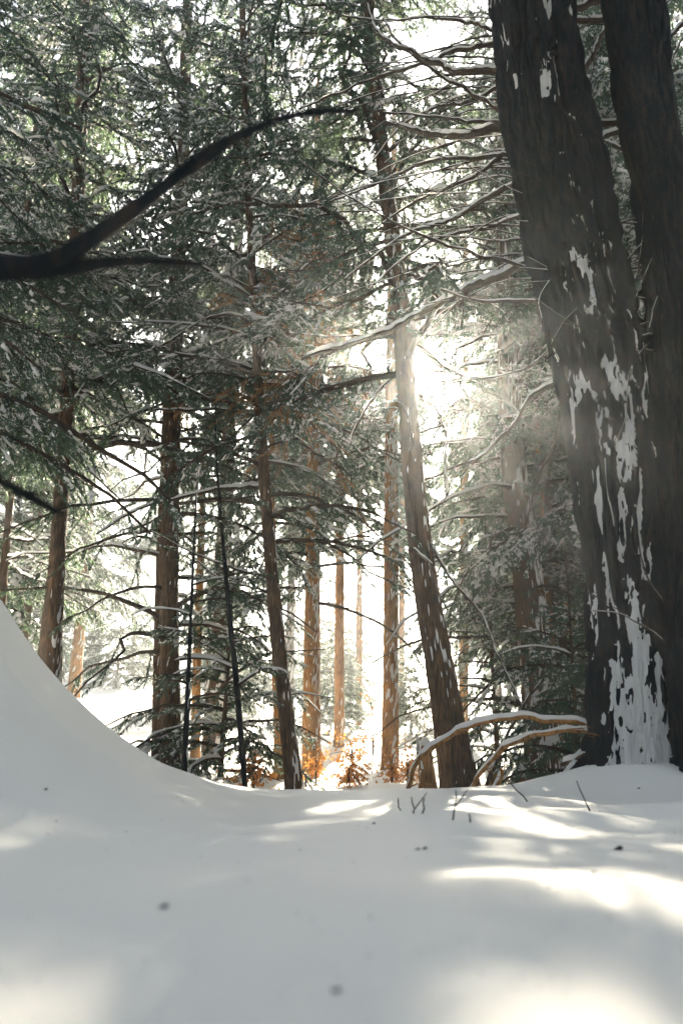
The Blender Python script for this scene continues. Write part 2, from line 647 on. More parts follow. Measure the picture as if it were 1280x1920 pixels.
def hemlock_limbs(seed, H, z0, Rmax, nl, axis, rise=0.22, sag=0.5, az=None, zmax=None):
    """arching limbs; axis(z) gives the trunk centre and radius at height z"""
    r = np.random.default_rng(seed)
    out = []
    for i in range(nl):
        z = z0 + (H - z0) * ((i + r.random()) / nl)
        if zmax is not None and z > zmax:
            continue
        t = (z - z0) / (H - z0)
        L = Rmax * (1 - t) ** 0.75 * r.uniform(0.55, 1.1) + 0.25
        a = i * 2.39996 + r.normal(0, 0.35) if az is None else r.uniform(*az)
        c, rad = axis(z)
        n = 9
        s = np.linspace(0, 1, n)
        ri = rise + 0.35 * t + r.normal(0, 0.16)
        sg = sag * (1 - 0.55 * t) * r.uniform(0.7, 1.3)
        wob = np.cumsum(r.normal(0, 0.09, n))
        x = c[0] + np.cos(a + wob) * L * s
        y = c[1] + np.sin(a + wob) * L * s
        zz = z + L * (ri * s - sg * s ** 2) + r.normal(0, 0.012, n) * L * s
        out.append((np.stack([x, y, zz], 1), 0.008 + 0.012 * L))
    return out


def finish_tree(root, nb, wb, sb, needle_mat="needles", wood_mat="twig"):
    if nb.n:
        tag(nb.obj("crown", M[needle_mat], root, smooth=False), kind="stuff")
    if wb.n:
        tag(wb.obj("branchwork", M[wood_mat], root), kind="stuff")
    if sb.n:
        tag(sb.obj("snow_load", M["snow"], root), kind="stuff")


def pick_keep(gaps=None, dens=1.0):
    """thin the boughs: leave clear the sun flecks' beams and the bright openings in the wood"""
    def keep(P, r):
        k = ~in_beam(P) | (r.random(len(P)) < 0.28)
        px, py, dep = pix(P)
        u = r.random(len(P))
        f = fbm(P * 0.9, 2, 77) * 0.9 + 1.0
        tx = np.clip(px / 160 - 0.5, 0, 6.999)
        ty = np.clip(py / 160 - 0.5, 0, 7.999)
        ix, iy = tx.astype(int), ty.astype(int)
        fx, fy = tx - ix, ty - iy
        want = dens * ((THICK[iy, ix] * (1 - fx) + THICK[iy, ix + 1] * fx) * (1 - fy) + (THICK[iy + 1, ix] * (1 - fx) + THICK[iy + 1, ix + 1] * fx) * fy)
        for gx, gy, gr in (gaps if gaps is not None else GAPS):
            d = np.hypot(px - gx, py - gy) / gr
            want *= 0.06 + 0.94 * sstep(0.55, 1.25, d)
        return k & (u < want * f)
    return keep


# how thick the boughs hang from place to place, top row first
THICK = np.array([[2.0, 2.0, 2.0, 2.0, 1.5, 0.9, 1.5, 1.5],
                  [1.6, 2.0, 2.0, 1.8, 1.4, 0.9, 1.5, 1.5],
                  [2.0, 2.0, 2.0, 1.4, 1.2, 0.9, 1.2, 1.2],
                  [2.0, 2.0, 1.4, 1.1, 0.9, 0.7, 0.9, 0.9],
                  [1.3, 0.8, 0.75, 0.75, 0.5, 0.4, 0.7, 0.7],
                  [0.9, 0.3, 0.55, 0.75, 0.5, 0.7, 1.0, 0.7],
                  [0.4, 0.3, 0.55, 0.6, 0.4, 0.7, 0.8, 0.5],
                  [0.3, 0.25, 0.5, 0.5, 0.25, 0.5, 0.8, 0.8],
                  [0.3, 0.35, 0.7, 0.45, 0.15, 0.3, 0.8, 0.9]])
GAPS = [(700, 655, 52), (905, 470, 60), (792, 690, 50), (728, 665, 36), (865, 760, 50), (990, 1110, 70), (1040, 1090, 50), (700, 975, 55), (250, 880, 85), (330, 790, 50), (650, 1240, 130), (680, 1400, 140),
        (880, 640, 60), (200, 1010, 60), (560, 830, 40), (60, 215, 60), (230, 1180, 70), (725, 830, 30), (650, 1050, 70), (170, 1150, 60)]


def axis_fn(P, R, base):
    Z = P[:, 2]
    o = np.argsort(Z)

    def f(z):
        zz = z + base[2]
        return np.array([np.interp(zz, Z[o], P[o, 0]), np.interp(zz, Z[o], P[o, 1])]) - base[:2], float(np.interp(zz, Z[o], R[o]))
    return f


def speck_mask(S, off_x, a, seed, level, face=-math.pi / 2, stretch=0.3, sc=40.0, sidew=0.35):
    """where blown snow sticks to a trunk: vertical flecks, more of them towards one side"""
    m, k, _ = S.shape
    q = S.reshape(-1, 3) * np.array([sc, sc, sc * stretch])
    n = vnoise(q, seed) * 0.65 + vnoise(q * 2.3, seed + 1) * 0.35
    big = vnoise(S.reshape(-1, 3) * np.array([2, 2, 0.9]), seed + 2)
    n = n.reshape(m, k) + 0.35 * big.reshape(m, k)
    return n - level + 0.04 + 0.22 * off_x


def tree(label, pts, d0, lean, H, group, mat="bark_mid", k=20, amp=0.012, snowlev=0.5, limbs=None, snowy=0.35, leaf=0.07, shade=False,
         dens=1.0, cdens=1.0, flare=0.06, name="hemlock_tree", sec=7.0, seed=1, spray=1.0, needle_mat="needles", zfade=None, droop=0.35, caps=True):
    """a tree traced by its trunk (pixel x, y, width) standing d0 metres ahead, with its own boughs"""
    P, R = [], []
    for px, py, w in pts:
        p = W(px, py, d0)
        d = d0 + lean * max(p[2], -1)
        p = W(px, py, d)
        dep = pix(p)[2]
        P.append(p)
        R.append(w / 2 * float(dep) / F)
    P, R = np.array(P), np.array(R)
    b = P[0].copy()
    b[2] = gz(b[0], b[1]) - 0.15
    if P[0][2] > b[2] + 0.1:
        low = P[0].copy()
        low[:2] = P[0][:2] + (P[0][:2] - P[1][:2]) / (P[1][2] - P[0][2]) * (P[0][2] - b[2]) * 0.5
        low[2] = b[2]
        P = np.vstack([low, P])
        R = np.concatenate([[R[0] * 1.05], R])
    if P[-1][2] < H:
        dr = (P[-1] - P[-3 if len(P) > 2 else -2])
        dr = dr / dr[2]
        h = H - P[-1][2]
        P = np.vstack([P, P[-1] + dr * h * 0.5 * np.array([0.8, 0.8, 1]), P[-1] + dr * h * np.array([0.6, 0.6, 1])])
        R = np.concatenate([R, [R[-1] * 0.6, R[-1] * 0.12]])
    base = P[0].copy()
    root = thing(name, base, label, "tree", group)
    Pl = P - base
    mb, S, off, s, a = trunk_mesh(Pl, R, k, amp, 17.0, seed, flare=flare, step=max(0.085, R[0] * 0.55))
    mb.obj("trunk", M[mat], root)
    if snowlev is not None:
        mask = speck_mask(S + base, off[:, :, 0], a, seed, snowlev)
        sn = trunk_snow(S, off, s, mask * 2.5, 0.012)
        if sn.n:
            tag(sn.obj("bark_snow", M["snow"], root), kind="stuff")
    Pd, Rd = resample(Pl + base, R, 0.3)
    ax = axis_fn(Pd, Rd, base)
    nb = wb = sb = None
    if limbs:
        ll = []
        for lk in limbs:
            ll += hemlock_limbs(seed + len(ll), axis=ax, **lk)
        ll = [b for b in ll if d0 > 8.2 or clear_of_sun(b[0] + base)]
        kf = pick_keep(dens=cdens) if not shade else (lambda Q, r: ~in_beam(Q))
        nb, wb, sb = crown(seed, ll, leaf=leaf, dens=dens, snowy=snowy, keep=lambda Q, r: kf(Q + base, r), sec=sec, spray=spray, droop=droop, caps=caps)
        finish_tree(root, nb, wb, sb, needle_mat)
    return root, base


def branch(root, base, pts, d0, d1, w0, w1, snow=1.0, mat="twig", twigs=0, name="branch", seed=1, bow=0.0, rough=0.25, k=8, gap=0.0):
    """a limb traced by pixels, running from d0 to d1 metres ahead; part of its tree"""
    n = len(pts)
    f = np.linspace(0, 1, n)
    d = d0 + (d1 - d0) * f + bow * np.sin(math.pi * f)
    P = np.array([W(px, py, dd) for (px, py), dd in zip(pts, d)])
    R = (w0 + (w1 - w0) * f) / 2 * pix(P)[2] / F
    P, R = resample(P, R, 0.035)
    P = P + np.stack([vnoise(P * 6 + i * 9, seed + i) + 0.6 * vnoise(P * 15 + i * 9, seed + i + 40) for i in range(3)], 1) * np.minimum(R, 0.022)[:, None]
    P = P - base
    mb = MB()
    tube(mb, P, R, k, rough, seed)
    r = np.random.default_rng(seed)
    for _ in range(twigs):
        i = int(r.uniform(0.15, 0.95) * (len(P) - 2))
        T = norm((P[i + 1] - P[i])[None])[0]
        dd = rot_about(T[None], np.array([r.choice([-1, 1]) * r.uniform(0.4, 1.1)]))[0]
        dd[2] += r.uniform(-0.6, 0.4)
        L = r.uniform(0.15, 0.6)
        t = np.linspace(0, 1, 7)[:, None]
        Q = P[i] + dd * L * t + np.array([0, 0, -0.25]) * L * t ** 2 + r.normal(0, 0.012, (7, 3)) * t
        tube(mb, Q, np.linspace(min(R[i] * 0.5, 0.007), 0.0018, 7), 4)
        for _ in range(3):
            jx = r.integers(1, 6)
            e = rot_about((Q[jx] - Q[jx - 1])[None], np.array([r.choice([-1, 1]) * r.uniform(0.5, 1.0)]))[0]
            e = e / np.linalg.norm(e) * L * r.uniform(0.2, 0.45)
            tube(mb, np.array([Q[jx], Q[jx] + e * 0.5 + r.normal(0, 0.01, 3), Q[jx] + e]), np.array([0.003, 0.002, 0.001]), 3)
    o = mb.obj(name, M[mat], root)
    if snow > 0:
        sm = MB()
        snow_cap(sm, P, R, snow, seed, gap, 9)
        tag(sm.obj("snow_cap", M["snow"], o))
    return o

# ------------------------------------------------------------------ haze
HX, HY0, HY1, HZ0, HZ1 = 128, -125, 128, -4.0, 36
hb = MB()
c8 = [(x, y, z) for z in (HZ0, HZ1) for y in (HY0, HY1) for x in (-HX, HX)]
hb.add(c8, [(0, 2, 3, 1), (4, 5, 7, 6), (0, 1, 5, 4), (2, 6, 7, 3), (0, 4, 6, 2), (1, 3, 7, 5)])
hm = bpy.data.materials.new("haze")
hm.use_nodes = True
hm.node_tree.nodes.clear()
_o = hm.node_tree.nodes.new("ShaderNodeOutputMaterial")
_v = hm.node_tree.nodes.new("ShaderNodeVolumePrincipled")
_v.inputs["Color"].default_value = (0.90, 0.96, 1.0, 1)
_v.inputs["Density"].default_value = 0.0027
_v.inputs["Anisotropy"].default_value = 0.82
hm.node_tree.links.new(_v.outputs[0], _o.inputs["Volume"])
hz = tag(hb.obj("haze", hm, smooth=False), "pale sunlit winter haze filling the wood", kind="stuff")

# ------------------------------------------------------------------ the two big trunks on the right
def big_tree(label, pts, d0, lean, H, seed, k, amp, sc, flare, snow_fn, name="old_hemlock"):
    P, R = [], []
    for px, py, w in pts:
        p = W(px, py, d0)
        d = d0 + lean * p[2]
        p = W(px, py, d)
        P.append(p)
        R.append(w / 2 * float(pix(p)[2]) / F)
    P, R = np.array(P), np.array(R)
    b = P[0] + (P[0] - P[1]) / (P[1][2] - P[0][2]) * 0.35
    P = np.vstack([b, P])
    R = np.concatenate([[R[0]], R])
    dr = (P[-1] - P[-3])
    dr = dr / dr[2]
    h = H - P[-1][2]
    P = np.vstack([P, P[-1] + dr * h * 0.5, P[-1] + dr * h * np.array([0.8, 0.8, 1])])
    R = np.concatenate([R, [R[-1] * 0.6, R[-1] * 0.15]])
    base = b.copy()
    root = thing(name, base, label, "tree")
    mb, S, off, s, a = trunk_mesh(P - base, R, k, amp, sc, seed, flare=flare, step=0.024, zflare=0.36, fine=8.2)
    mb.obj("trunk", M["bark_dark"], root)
    mask = snow_fn(S + base, off, s)
    sn = trunk_snow(S, off, s, mask, 0.04, 0.8 if snow_fn is snow_big else 0.3)
    tag(sn.obj("bark_snow", M["snow"], root), kind="stuff")
    Pd, Rd = resample(P, R, 0.3)
    ax = axis_fn(Pd, Rd, base)
    ll = hemlock_limbs(seed, H=H, z0=8.6, Rmax=3.2, nl=34, axis=ax)
    nb, wb, sb = crown(seed, ll, leaf=0.09, dens=0.8, snowy=0.3, keep=lambda Q, r: ~in_beam(Q + base))
    finish_tree(root, nb, wb, sb)
    return root, base


def snow_big(S, off, s):
    m, k, _ = S.shape
    q = S.reshape(-1, 3)
    n = vnoise(q * np.array([13, 13, 4.0]), 11) * 0.5 + vnoise(q * np.array([38, 38, 12]), 12) * 0.6 + vnoise(q * np.array([85, 85, 40]), 13) * 0.5
    n = n.reshape(m, k)
    wander = vnoise(np.stack([s * 0, s * 0, s * 0.9], 1), 14)[:, None] * 0.16
    u = 0.92 * off[:, :, 0] - 0.39 * off[:, :, 1]
    front = sstep(-0.1, 0.3, -(0.39 * off[:, :, 0] + 0.92 * off[:, :, 1]))
    low = (1 - sstep(0.75, 1.55, s))[:, None]
    foot = (1 - sstep(0.35, 0.75, s))[:, None]
    band = np.exp(-((u - 0.20 - wander) / (0.22 + 0.3 * low)) ** 2)
    side = np.exp(-((u - 0.80) / 0.14) ** 2) * 0.6
    lev = 0.74 * band + 0.34 * side + (0.64 * low + 0.42 * foot) * sstep(-0.95, -0.2, u) - 0.82 - 0.12 * (1 - sstep(-0.35, 0.0, u)) * (1 - low)
    up = vnoise(q * np.array([3.5, 3.5, 1.0]), 19).reshape(m, k) * 0.5
    msk = (lev + up * 0.7 + n * 0.75) * front - (1 - front) * 0.6
    return msk


def snow_small(S, off, s):
    m, k, _ = S.shape
    q = S.reshape(-1, 3)
    n = (vnoise(q * np.array([20, 20, 8]), 31) * 0.6 + vnoise(q * np.array([45, 45, 20]), 32) * 0.4).reshape(m, k)
    low = np.exp(-s / 0.35)[:, None]
    front = sstep(-0.1, 0.35, -off[:, :, 1])
    return (n - 1.15 + 0.9 * low) * front - (1 - front) * 0.6


T1, T1b = big_tree("massive dark furrowed trunk leaning left with a ragged stripe of snow down its bark",
                   [(1180, 1470, 150), (1178, 1380, 142), (1176, 1200, 142), (1170, 1080, 148), (1160, 950, 156), (1143, 800, 164), (1126, 680, 168), (1083, 500, 166),
                    (1040, 300, 158), (1011, 150, 152), (992, 0, 152)], 5.0, -0.13, 14.5, 5, 230, 0.046, 13.0, 0.12, snow_big)
T2, T2b = big_tree("dark forked trunk almost free of snow, half cut off, beside the massive trunk",
                   [(1318, 1450, 132), (1312, 1300, 124), (1304, 1100, 124), (1296, 900, 122), (1284, 700, 116), (1260, 500, 106), (1230, 320, 96), (1199, 150, 100), (1184, 0, 106)],
                   4.75, -0.10, 13.5, 23, 120, 0.036, 13.0, 0.07, snow_small)

# limbs traced from the photograph: (tree, points, depth at start, depth at end, width at start, width at end, snow, twigs)
B = [
    (T2, T2b, [(1140, 33), (990, 57), (920, 80), (840, 102), (790, 120), (715, 142), (640, 172), (560, 205)], 4.5, 6.2, 10, 3, 1.1, 8),
    (T1, T1b, [(940, 131), (860, 133), (818, 121), (765, 96), (715, 66), (700, 45), (688, 5)], 4.9, 5.8, 13, 4, 1.0, 4),
    (T2, T2b, [(1175, 228), (1065, 233), (990, 221), (940, 206), (900, 184), (855, 156), (805, 128), (740, 72), (718, 35)], 4.45, 5.6, 11, 3, 0.9, 4),
    (T1, T1b, [(955, 229), (890, 227), (830, 220), (715, 211)], 4.85, 5.6, 7, 3, 0.8, 3),
    (T1, T1b, [(960, 236), (900, 247), (855, 255), (805, 249), (765, 240), (722, 229)], 4.9, 5.7, 17, 6, 1.5, 5),
    (T1, T1b, [(965, 288), (900, 297), (810, 300), (755, 325), (690, 352), (600, 385)], 4.9, 6.4, 8, 2.5, 1.0, 6),
    (T1, T1b, [(972, 338), (920, 368), (870, 400), (820, 420), (765, 440), (715, 470), (645, 525)], 4.9, 6.5, 10, 3, 1.4, 6),
    (T2, T2b, [(1172, 566), (1140, 541), (1090, 527), (1020, 515), (960, 497), (890, 475), (830, 456), (765, 430), (700, 396), (640, 358), (560, 300)], 4.5, 5.6, 10, 2, 0.35, 7),
    (T1, T1b, [(1000, 492), (940, 516), (890, 537), (840, 563), (790, 587), (740, 615), (690, 635), (640, 648), (570, 673)], 4.9, 6.3, 15, 8, 1.5, 5),
    (T2, T2b, [(1165, 582), (1115, 587), (1065, 576), (1020, 572), (965, 565), (915, 565), (860, 555), (825, 543)], 4.5, 4.75, 11, 3.5, 0.8, 3),
    (T2, T2b, [(1285, 720), (1240, 680), (1205, 630), (1172, 566), (1148, 520), (1105, 470), (1030, 405)], 4.65, 4.5, 30, 5, 0.35, 3),
    (T2, T2b, [(1168, 572), (1192, 554), (1216, 520), (1242, 488), (1262, 450), (1276, 400), (1284, 330)], 4.5, 4.6, 12, 6, 0.5, 2),
    (T1, T1b, [(1072, 185), (1090, 135), (1110, 100), (1126, 70), (1150, 20)], 4.75, 4.9, 14, 7, 0.5, 1),
    (T2, T2b, [(1185, 155), (1212, 128), (1244, 86), (1285, 40)], 4.35, 4.4, 12, 7, 1.5, 1),
    (T2, T2b, [(1185, 145), (1200, 112), (1212, 85)], 4.35, 4.3, 9, 5, 1.2, 0),
    (T1, T1b, [(1130, 0), (1090, 14), (1045, 22), (1025, 12)], 4.6, 4.5, 13, 9, 1.4, 0),
    (T2, T2b, [(1190, 236), (1155, 246), (1110, 271), (1090, 282)], 4.6, 4.9, 12, 6, 1.2, 1),
    (T2, T2b, [(1200, 290), (1172, 283), (1148, 270), (1125, 262)], 4.6, 5.0, 9, 4, 1.0, 1),
    (T1, T1b, [(955, 100), (961, 165), (960, 225), (966, 272), (986, 312), (1010, 362)], 4.6, 4.35, 4, 1.5, 0, 1),
    (T1, T1b, [(1052, 708), (1010, 736), (985, 761), (970, 790), (940, 820), (910, 850), (876, 869)], 4.9, 5.6, 10, 5, 1.0, 2),
    (T1, T1b, [(1058, 765), (1046, 820), (1022, 870), (1000, 925), (985, 985)], 4.95, 5.5, 7, 2, 0.1, 4),
    (T1, T1b, [(1035, 655), (985, 690), (935, 704), (880, 712), (840, 720)], 4.95, 6.0, 5, 2, 0.8, 3),
    (T1, T1b, [(965, 265), (905, 320), (840, 352), (780, 378), (700, 430)], 4.9, 6.2, 8, 2.5, 0.9, 5),
    (T1, T1b, [(985, 395), (925, 425), (850, 440), (770, 475), (690, 545)], 4.9, 6.4, 7, 2.5, 1.0, 6),
    (T1, T1b, [(938, 160), (880, 190), (820, 200), (755, 235), (700, 300)], 4.9, 6.2, 7, 2, 0.9, 5),
    (T1, T1b, [(935, 60), (870, 40), (800, 32), (720, 40), (640, 30)], 4.85, 6.2, 7, 2.5, 0.9, 5),
    (T1, T1b, [(1000, 440), (960, 452), (900, 448), (820, 443), (740, 452)], 4.9, 5.8, 5, 2, 0.7, 3),
]
for i, (rt, bs, pts, d0, d1, w0, w1, sn, tw) in enumerate(B):
    branch(rt, bs, pts, d0, d1, w0, w1, sn, "twig" if i not in (10, 11) else "bark_dark", tw, seed=100 + i)
rr = np.random.default_rng(3)
for i in range(28):
    y0 = rr.uniform(20, 560)
    x0 = 940 + (y0 - 120) * 0.17
    L = rr.uniform(150, 420)
    dy = rr.uniform(-40, 150)
    q = [(x0 + 12, y0), (x0 - L * 0.3, y0 + dy * 0.2 - 12), (x0 - L * 0.65, y0 + dy * 0.55 - 10), (x0 - L, y0 + dy)]
    branch(T1, T1b, q, 4.95, 4.95 + L / 280, rr.uniform(2, 5), 1.2, rr.uniform(0.2, 0.9), "twig", int(rr.integers(3, 7)), seed=300 + i)

for i, q in enumerate([
    [(1290, 250), (1268, 330), (1245, 430), (1215, 500), (1190, 560)], [(1165, 560), (1120, 500), (1080, 455), (1040, 430)], [(1240, 420), (1190, 470), (1160, 500), (1100, 512)],
    [(1180, 560), (1200, 480), (1205, 400), (1190, 330)], [(1150, 545), (1110, 560), (1060, 600), (1030, 650)], [(1280, 60), (1255, 130), (1262, 200), (1250, 280)],
    [(1235, 120), (1180, 60), (1120, 45), (1060, 60)], [(1060, 232), (1055, 300), (1070, 360), (1062, 420)], [(1245, 1130), (1215, 1085), (1200, 1040), (1195, 1000)],
    [(1246, 1205), (1215, 1180), (1190, 1165), (1160, 1150), (1110, 1145)], [(1130, 235), (1100, 180), (1112, 120), (1098, 70)], [(990, 222), (1010, 290), (1000, 350), (1020, 420)],
    [(1215, 640), (1180, 700), (1172, 780), (1150, 840)], [(1040, 515), (1010, 560), (1015, 610), (990, 660)], [(1270, 500), (1230, 560), (1215, 620)],
]):
    branch(T2, T2b, q, 4.35, 4.25, 4, 1.5, 0.25, "twig", 2, name="branch", seed=350 + i)

for i in range(9):
    y0 = rr.uniform(60, 700)
    x0 = 1150 + y0 * 0.12
    L = rr.uniform(130, 330)
    dy = rr.uniform(-110, 60)
    branch(T2, T2b, [(x0, y0), (x0 - L * 0.35, y0 + dy * 0.3 + 14), (x0 - L * 0.7, y0 + dy * 0.6 + 6), (x0 - L, y0 + dy)], 4.4, 4.3, rr.uniform(2.5, 5), 1.2, rr.uniform(0, 0.7), "twig", 4, seed=380 + i)

# ------------------------------------------------------------------ nearer trees, each traced by its trunk
GT = "hemlocks standing just behind the snow crest"
C, Cb_ = tree("leaning brown trunk with white flecks, rising from the snow crest below the sun",
              [(862, 1490, 60), (832, 1300, 53), (803, 1130, 47), (782, 980, 42), (768, 820, 38), (757, 650, 34), (742, 500, 31), (722, 330, 28), (705, 180, 26), (690, 30, 24)],
              8.0, 0.0, 14.5, GT, "bark_mid", 90, 0.014, 0.36, [dict(H=19, z0=5.0, Rmax=3.0, nl=84, zmax=14.4)], snowy=0.3, flare=0.06, seed=41, cdens=0.8)
for i, (pts, d0, d1, w0, w1, sn, tw) in enumerate([
    ([(786, 742), (815, 765), (832, 812), (834, 868), (840, 930)], 8.2, 7.8, 7, 4, 0.3, 5),
    ([(752, 690), (720, 722), (690, 762), (665, 805), (652, 842)], 8.3, 8.0, 5, 3, 0.5, 5),
    ([(805, 1022), (830, 1060), (850, 1090), (876, 1120), (905, 1156), (920, 1196), (940, 1242), (960, 1286), (976, 1322)], 7.9, 7.3, 7, 3, 0.3, 6),
    ([(770, 1030), (790, 1042), (812, 1060)], 7.8, 7.6, 6, 4, 1.2, 0),
    ([(765, 815), (820, 800), (850, 790)], 8.1, 8.4, 5, 2, 0.8, 3),
    ([(758, 640), (800, 610), (830, 590)], 8.1, 8.6, 6, 2, 0.8, 3),
    ([(770, 850), (768, 800), (755, 760), (735, 752)], 7.8, 7.7, 4, 2, 0.4, 1),
]):
    branch(C, Cb_, pts, d0, d1, w0, w1, sn, "twig", tw, seed=400 + i)

C5, C5b = tree("slender dark brown trunk leaning slightly left, where the snow bank runs out",
               [(553, 1490, 29), (535, 1330, 28), (516, 1150, 25), (501, 970, 21), (488, 800, 19), (478, 600, 17), (470, 450, 15), (460, 200, 13), (455, 20, 11)],
               9.0, 0.0, 13.0, GT, "bark_mid", 48, 0.009, 0.5, [dict(H=18, z0=3.2, Rmax=2.4, nl=100, zmax=12.9)], snowy=0.6, flare=0.03, seed=52, cdens=0.75)
for i, (pts, d0, d1, w0, w1, sn, tw) in enumerate([
    ([(492, 916), (460, 913), (420, 915), (350, 930), (290, 945), (240, 965), (180, 1002)], 9.2, 8.6, 8, 3, 1.3, 6),
    ([(476, 695), (440, 683), (400, 672), (320, 665), (270, 680), (205, 725)], 9.2, 8.4, 8, 3, 1.2, 6),
    ([(484, 772), (410, 769), (330, 768), (270, 770), (195, 803)], 9.2, 8.6, 6, 2.5, 1.2, 5),
    ([(502, 1083), (440, 1065), (360, 1035), (282, 995)], 9.1, 8.6, 5, 2, 0.6, 5),
    ([(504, 1110), (425, 1090), (392, 1070), (360, 1040)], 9.1, 9.4, 4, 2, 0.5, 4),
    ([(478, 640), (530, 626), (600, 632), (680, 630)], 9.0, 8.2, 6, 3, 1.2, 5),
    ([(472, 600), (430, 590), (380, 600), (300, 650), (230, 670)], 9.0, 8.6, 6, 3, 1.0, 5),
    ([(474, 620), (560, 570), (620, 535), (660, 490)], 9.0, 8.4, 6, 2, 0.8, 6),
    ([(470, 480), (540, 430), (620, 400), (720, 395)], 9.0, 8.4, 5, 2, 1.0, 6),
    ([(470, 540), (420, 520), (350, 535), (270, 580)], 9.0, 8.5, 5, 2, 0.9, 5),
]):
    branch(C5, C5b, pts, d0, d1, w0, w1, sn, "twig", tw, seed=430 + i)
axd = lambda z: (np.array([W(560, 700, 8.9)[0], 8.9]) - C5b[:2], 0.1)
nb, wb, sb = crown(77, hemlock_limbs(77, 8.4, 4.6, 1.6, 30, axd), leaf=0.055, dens=0.7, snowy=0.2, keep=lambda Q, r: pick_keep(gaps=[], dens=0.9)(Q + C5b, r))
tag(nb.obj("dry_foliage", M["needles_brown"], C5, smooth=False), "dry rusty brown sprays", kind="stuff")
tag(wb.obj("dry_twigs", M["twig"], C5), kind="stuff")

tree("hemlock with a straight dark trunk behind the upper snow bank",
     [(100, 1275, 29), (105, 1120, 28), (112, 960, 27), (120, 850, 25), (135, 600, 24), (150, 300, 22), (160, 50, 20)],
     10.0, 0.0, 15.5, GT, "bark_mid", 36, 0.012, 0.62, [dict(H=21.0, z0=4.4, Rmax=3.5, nl=110, zmax=15)], snowy=0.4, flare=0.03, seed=63, cdens=1.1)
tree("darker and thicker stem of the close pair of trunks behind the snow bank",
     [(322, 1440, 37), (318, 1200, 36), (318, 960, 34), (322, 800, 32), (328, 680, 28), (335, 500, 26), (345, 250, 22), (350, 50, 20)],
     11.0, 0.0, 16.5, GT, "bark_mid", 36, 0.014, 0.6, [dict(H=22.0, z0=1.6, Rmax=3.0, nl=112, zmax=16)], snowy=0.7, flare=0.04, seed=74, cdens=0.72)
tree("paler and thinner stem of the close pair of trunks behind the snow bank",
     [(297, 1425, 24), (300, 1200, 23), (305, 1000, 21), (310, 850, 18)], 11.5, 0.0, 11.5, GT, "bark_mid", 28, 0.012, 0.62,
     [dict(H=12.0, z0=5.0, Rmax=1.8, nl=26)], flare=0.03, seed=85)
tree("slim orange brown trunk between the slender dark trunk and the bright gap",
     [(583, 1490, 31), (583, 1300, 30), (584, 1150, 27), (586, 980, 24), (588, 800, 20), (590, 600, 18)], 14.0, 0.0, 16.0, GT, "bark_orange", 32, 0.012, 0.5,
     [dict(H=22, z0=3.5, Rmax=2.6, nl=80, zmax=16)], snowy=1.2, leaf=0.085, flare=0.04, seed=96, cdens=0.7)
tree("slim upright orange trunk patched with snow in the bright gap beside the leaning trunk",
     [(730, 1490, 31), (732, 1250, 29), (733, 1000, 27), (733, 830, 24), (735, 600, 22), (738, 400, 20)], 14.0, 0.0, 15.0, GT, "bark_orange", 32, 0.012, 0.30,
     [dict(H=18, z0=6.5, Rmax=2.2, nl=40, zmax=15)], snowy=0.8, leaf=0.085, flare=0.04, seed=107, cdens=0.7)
R_, R_b = tree("broad snow speckled trunk behind the arched fallen limbs, wrapped in green boughs",
               [(1022, 1495, 66), (1008, 1300, 60), (990, 1100, 54), (970, 950, 48), (958, 820, 44), (950, 600, 38), (945, 400, 34)],
               11.0, 0.0, 16.0, GT, "bark_mid", 64, 0.012, 0.34, [dict(H=22, z0=1.0, Rmax=2.9, nl=110, zmax=16)], snowy=0.85, flare=0.05, seed=118, cdens=0.85)
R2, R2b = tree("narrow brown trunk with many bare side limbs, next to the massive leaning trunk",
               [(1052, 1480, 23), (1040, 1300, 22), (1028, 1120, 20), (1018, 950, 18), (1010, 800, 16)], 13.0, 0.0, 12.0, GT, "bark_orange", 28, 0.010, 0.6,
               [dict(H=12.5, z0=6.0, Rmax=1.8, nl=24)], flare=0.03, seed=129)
for i, pts in enumerate([[(1028, 1060), (1060, 1055), (1100, 1065)], [(1030, 1085), (1065, 1110), (1085, 1150), (1105, 1175)], [(1036, 1180), (1070, 1165), (1110, 1145)],
                         [(1034, 1130), (1070, 1135), (1105, 1165)], [(1024, 1020), (1060, 1000), (1080, 1060), (1098, 1120)], [(1030, 1170), (1000, 1120), (990, 1085)],
                         [(1040, 1190), (1080, 1185), (1115, 1195)]]):
    branch(R2, R2b, pts, 13, 12.5, 7, 2.5, 0.9, "bark_orange", 4, seed=460 + i)

for i, (lab, px, d) in enumerate([("hazy hemlock added for shade, bare below in the bright gap, nearest the slender dark trunk", 590, 17),  # invented trees whose high crowns shade the snow bank and the big trunk
                                 ("hazy bare hemlock stem added for shade far back in the middle of the bright gap", 672, 25), ("hazy bare hemlock stem added for shade far back, just beside the upright orange trunk", 752, 28),
                                 ("tall hemlock added for shade behind the broad speckled trunk, bare below and hazy", 868, 19), ("tall hazy hemlock added for shade to the sunny side of the slim orange brown trunk", 635, 18)]):
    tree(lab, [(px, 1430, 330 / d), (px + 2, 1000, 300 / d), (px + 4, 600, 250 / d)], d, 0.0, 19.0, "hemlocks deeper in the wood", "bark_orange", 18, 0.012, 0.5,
         [dict(H=19.5, z0=(8.0, 5.0, 7.0)[(i == 0) + 2 * (i > 2)], Rmax=(3.2, 2.7)[i == 0], nl=(60, 74)[i == 0])], snowy=0.9, leaf=0.14, flare=0.05, seed=230 + i, sec=6, spray=1.2, cdens=2.0, shade=i in (0, 3))

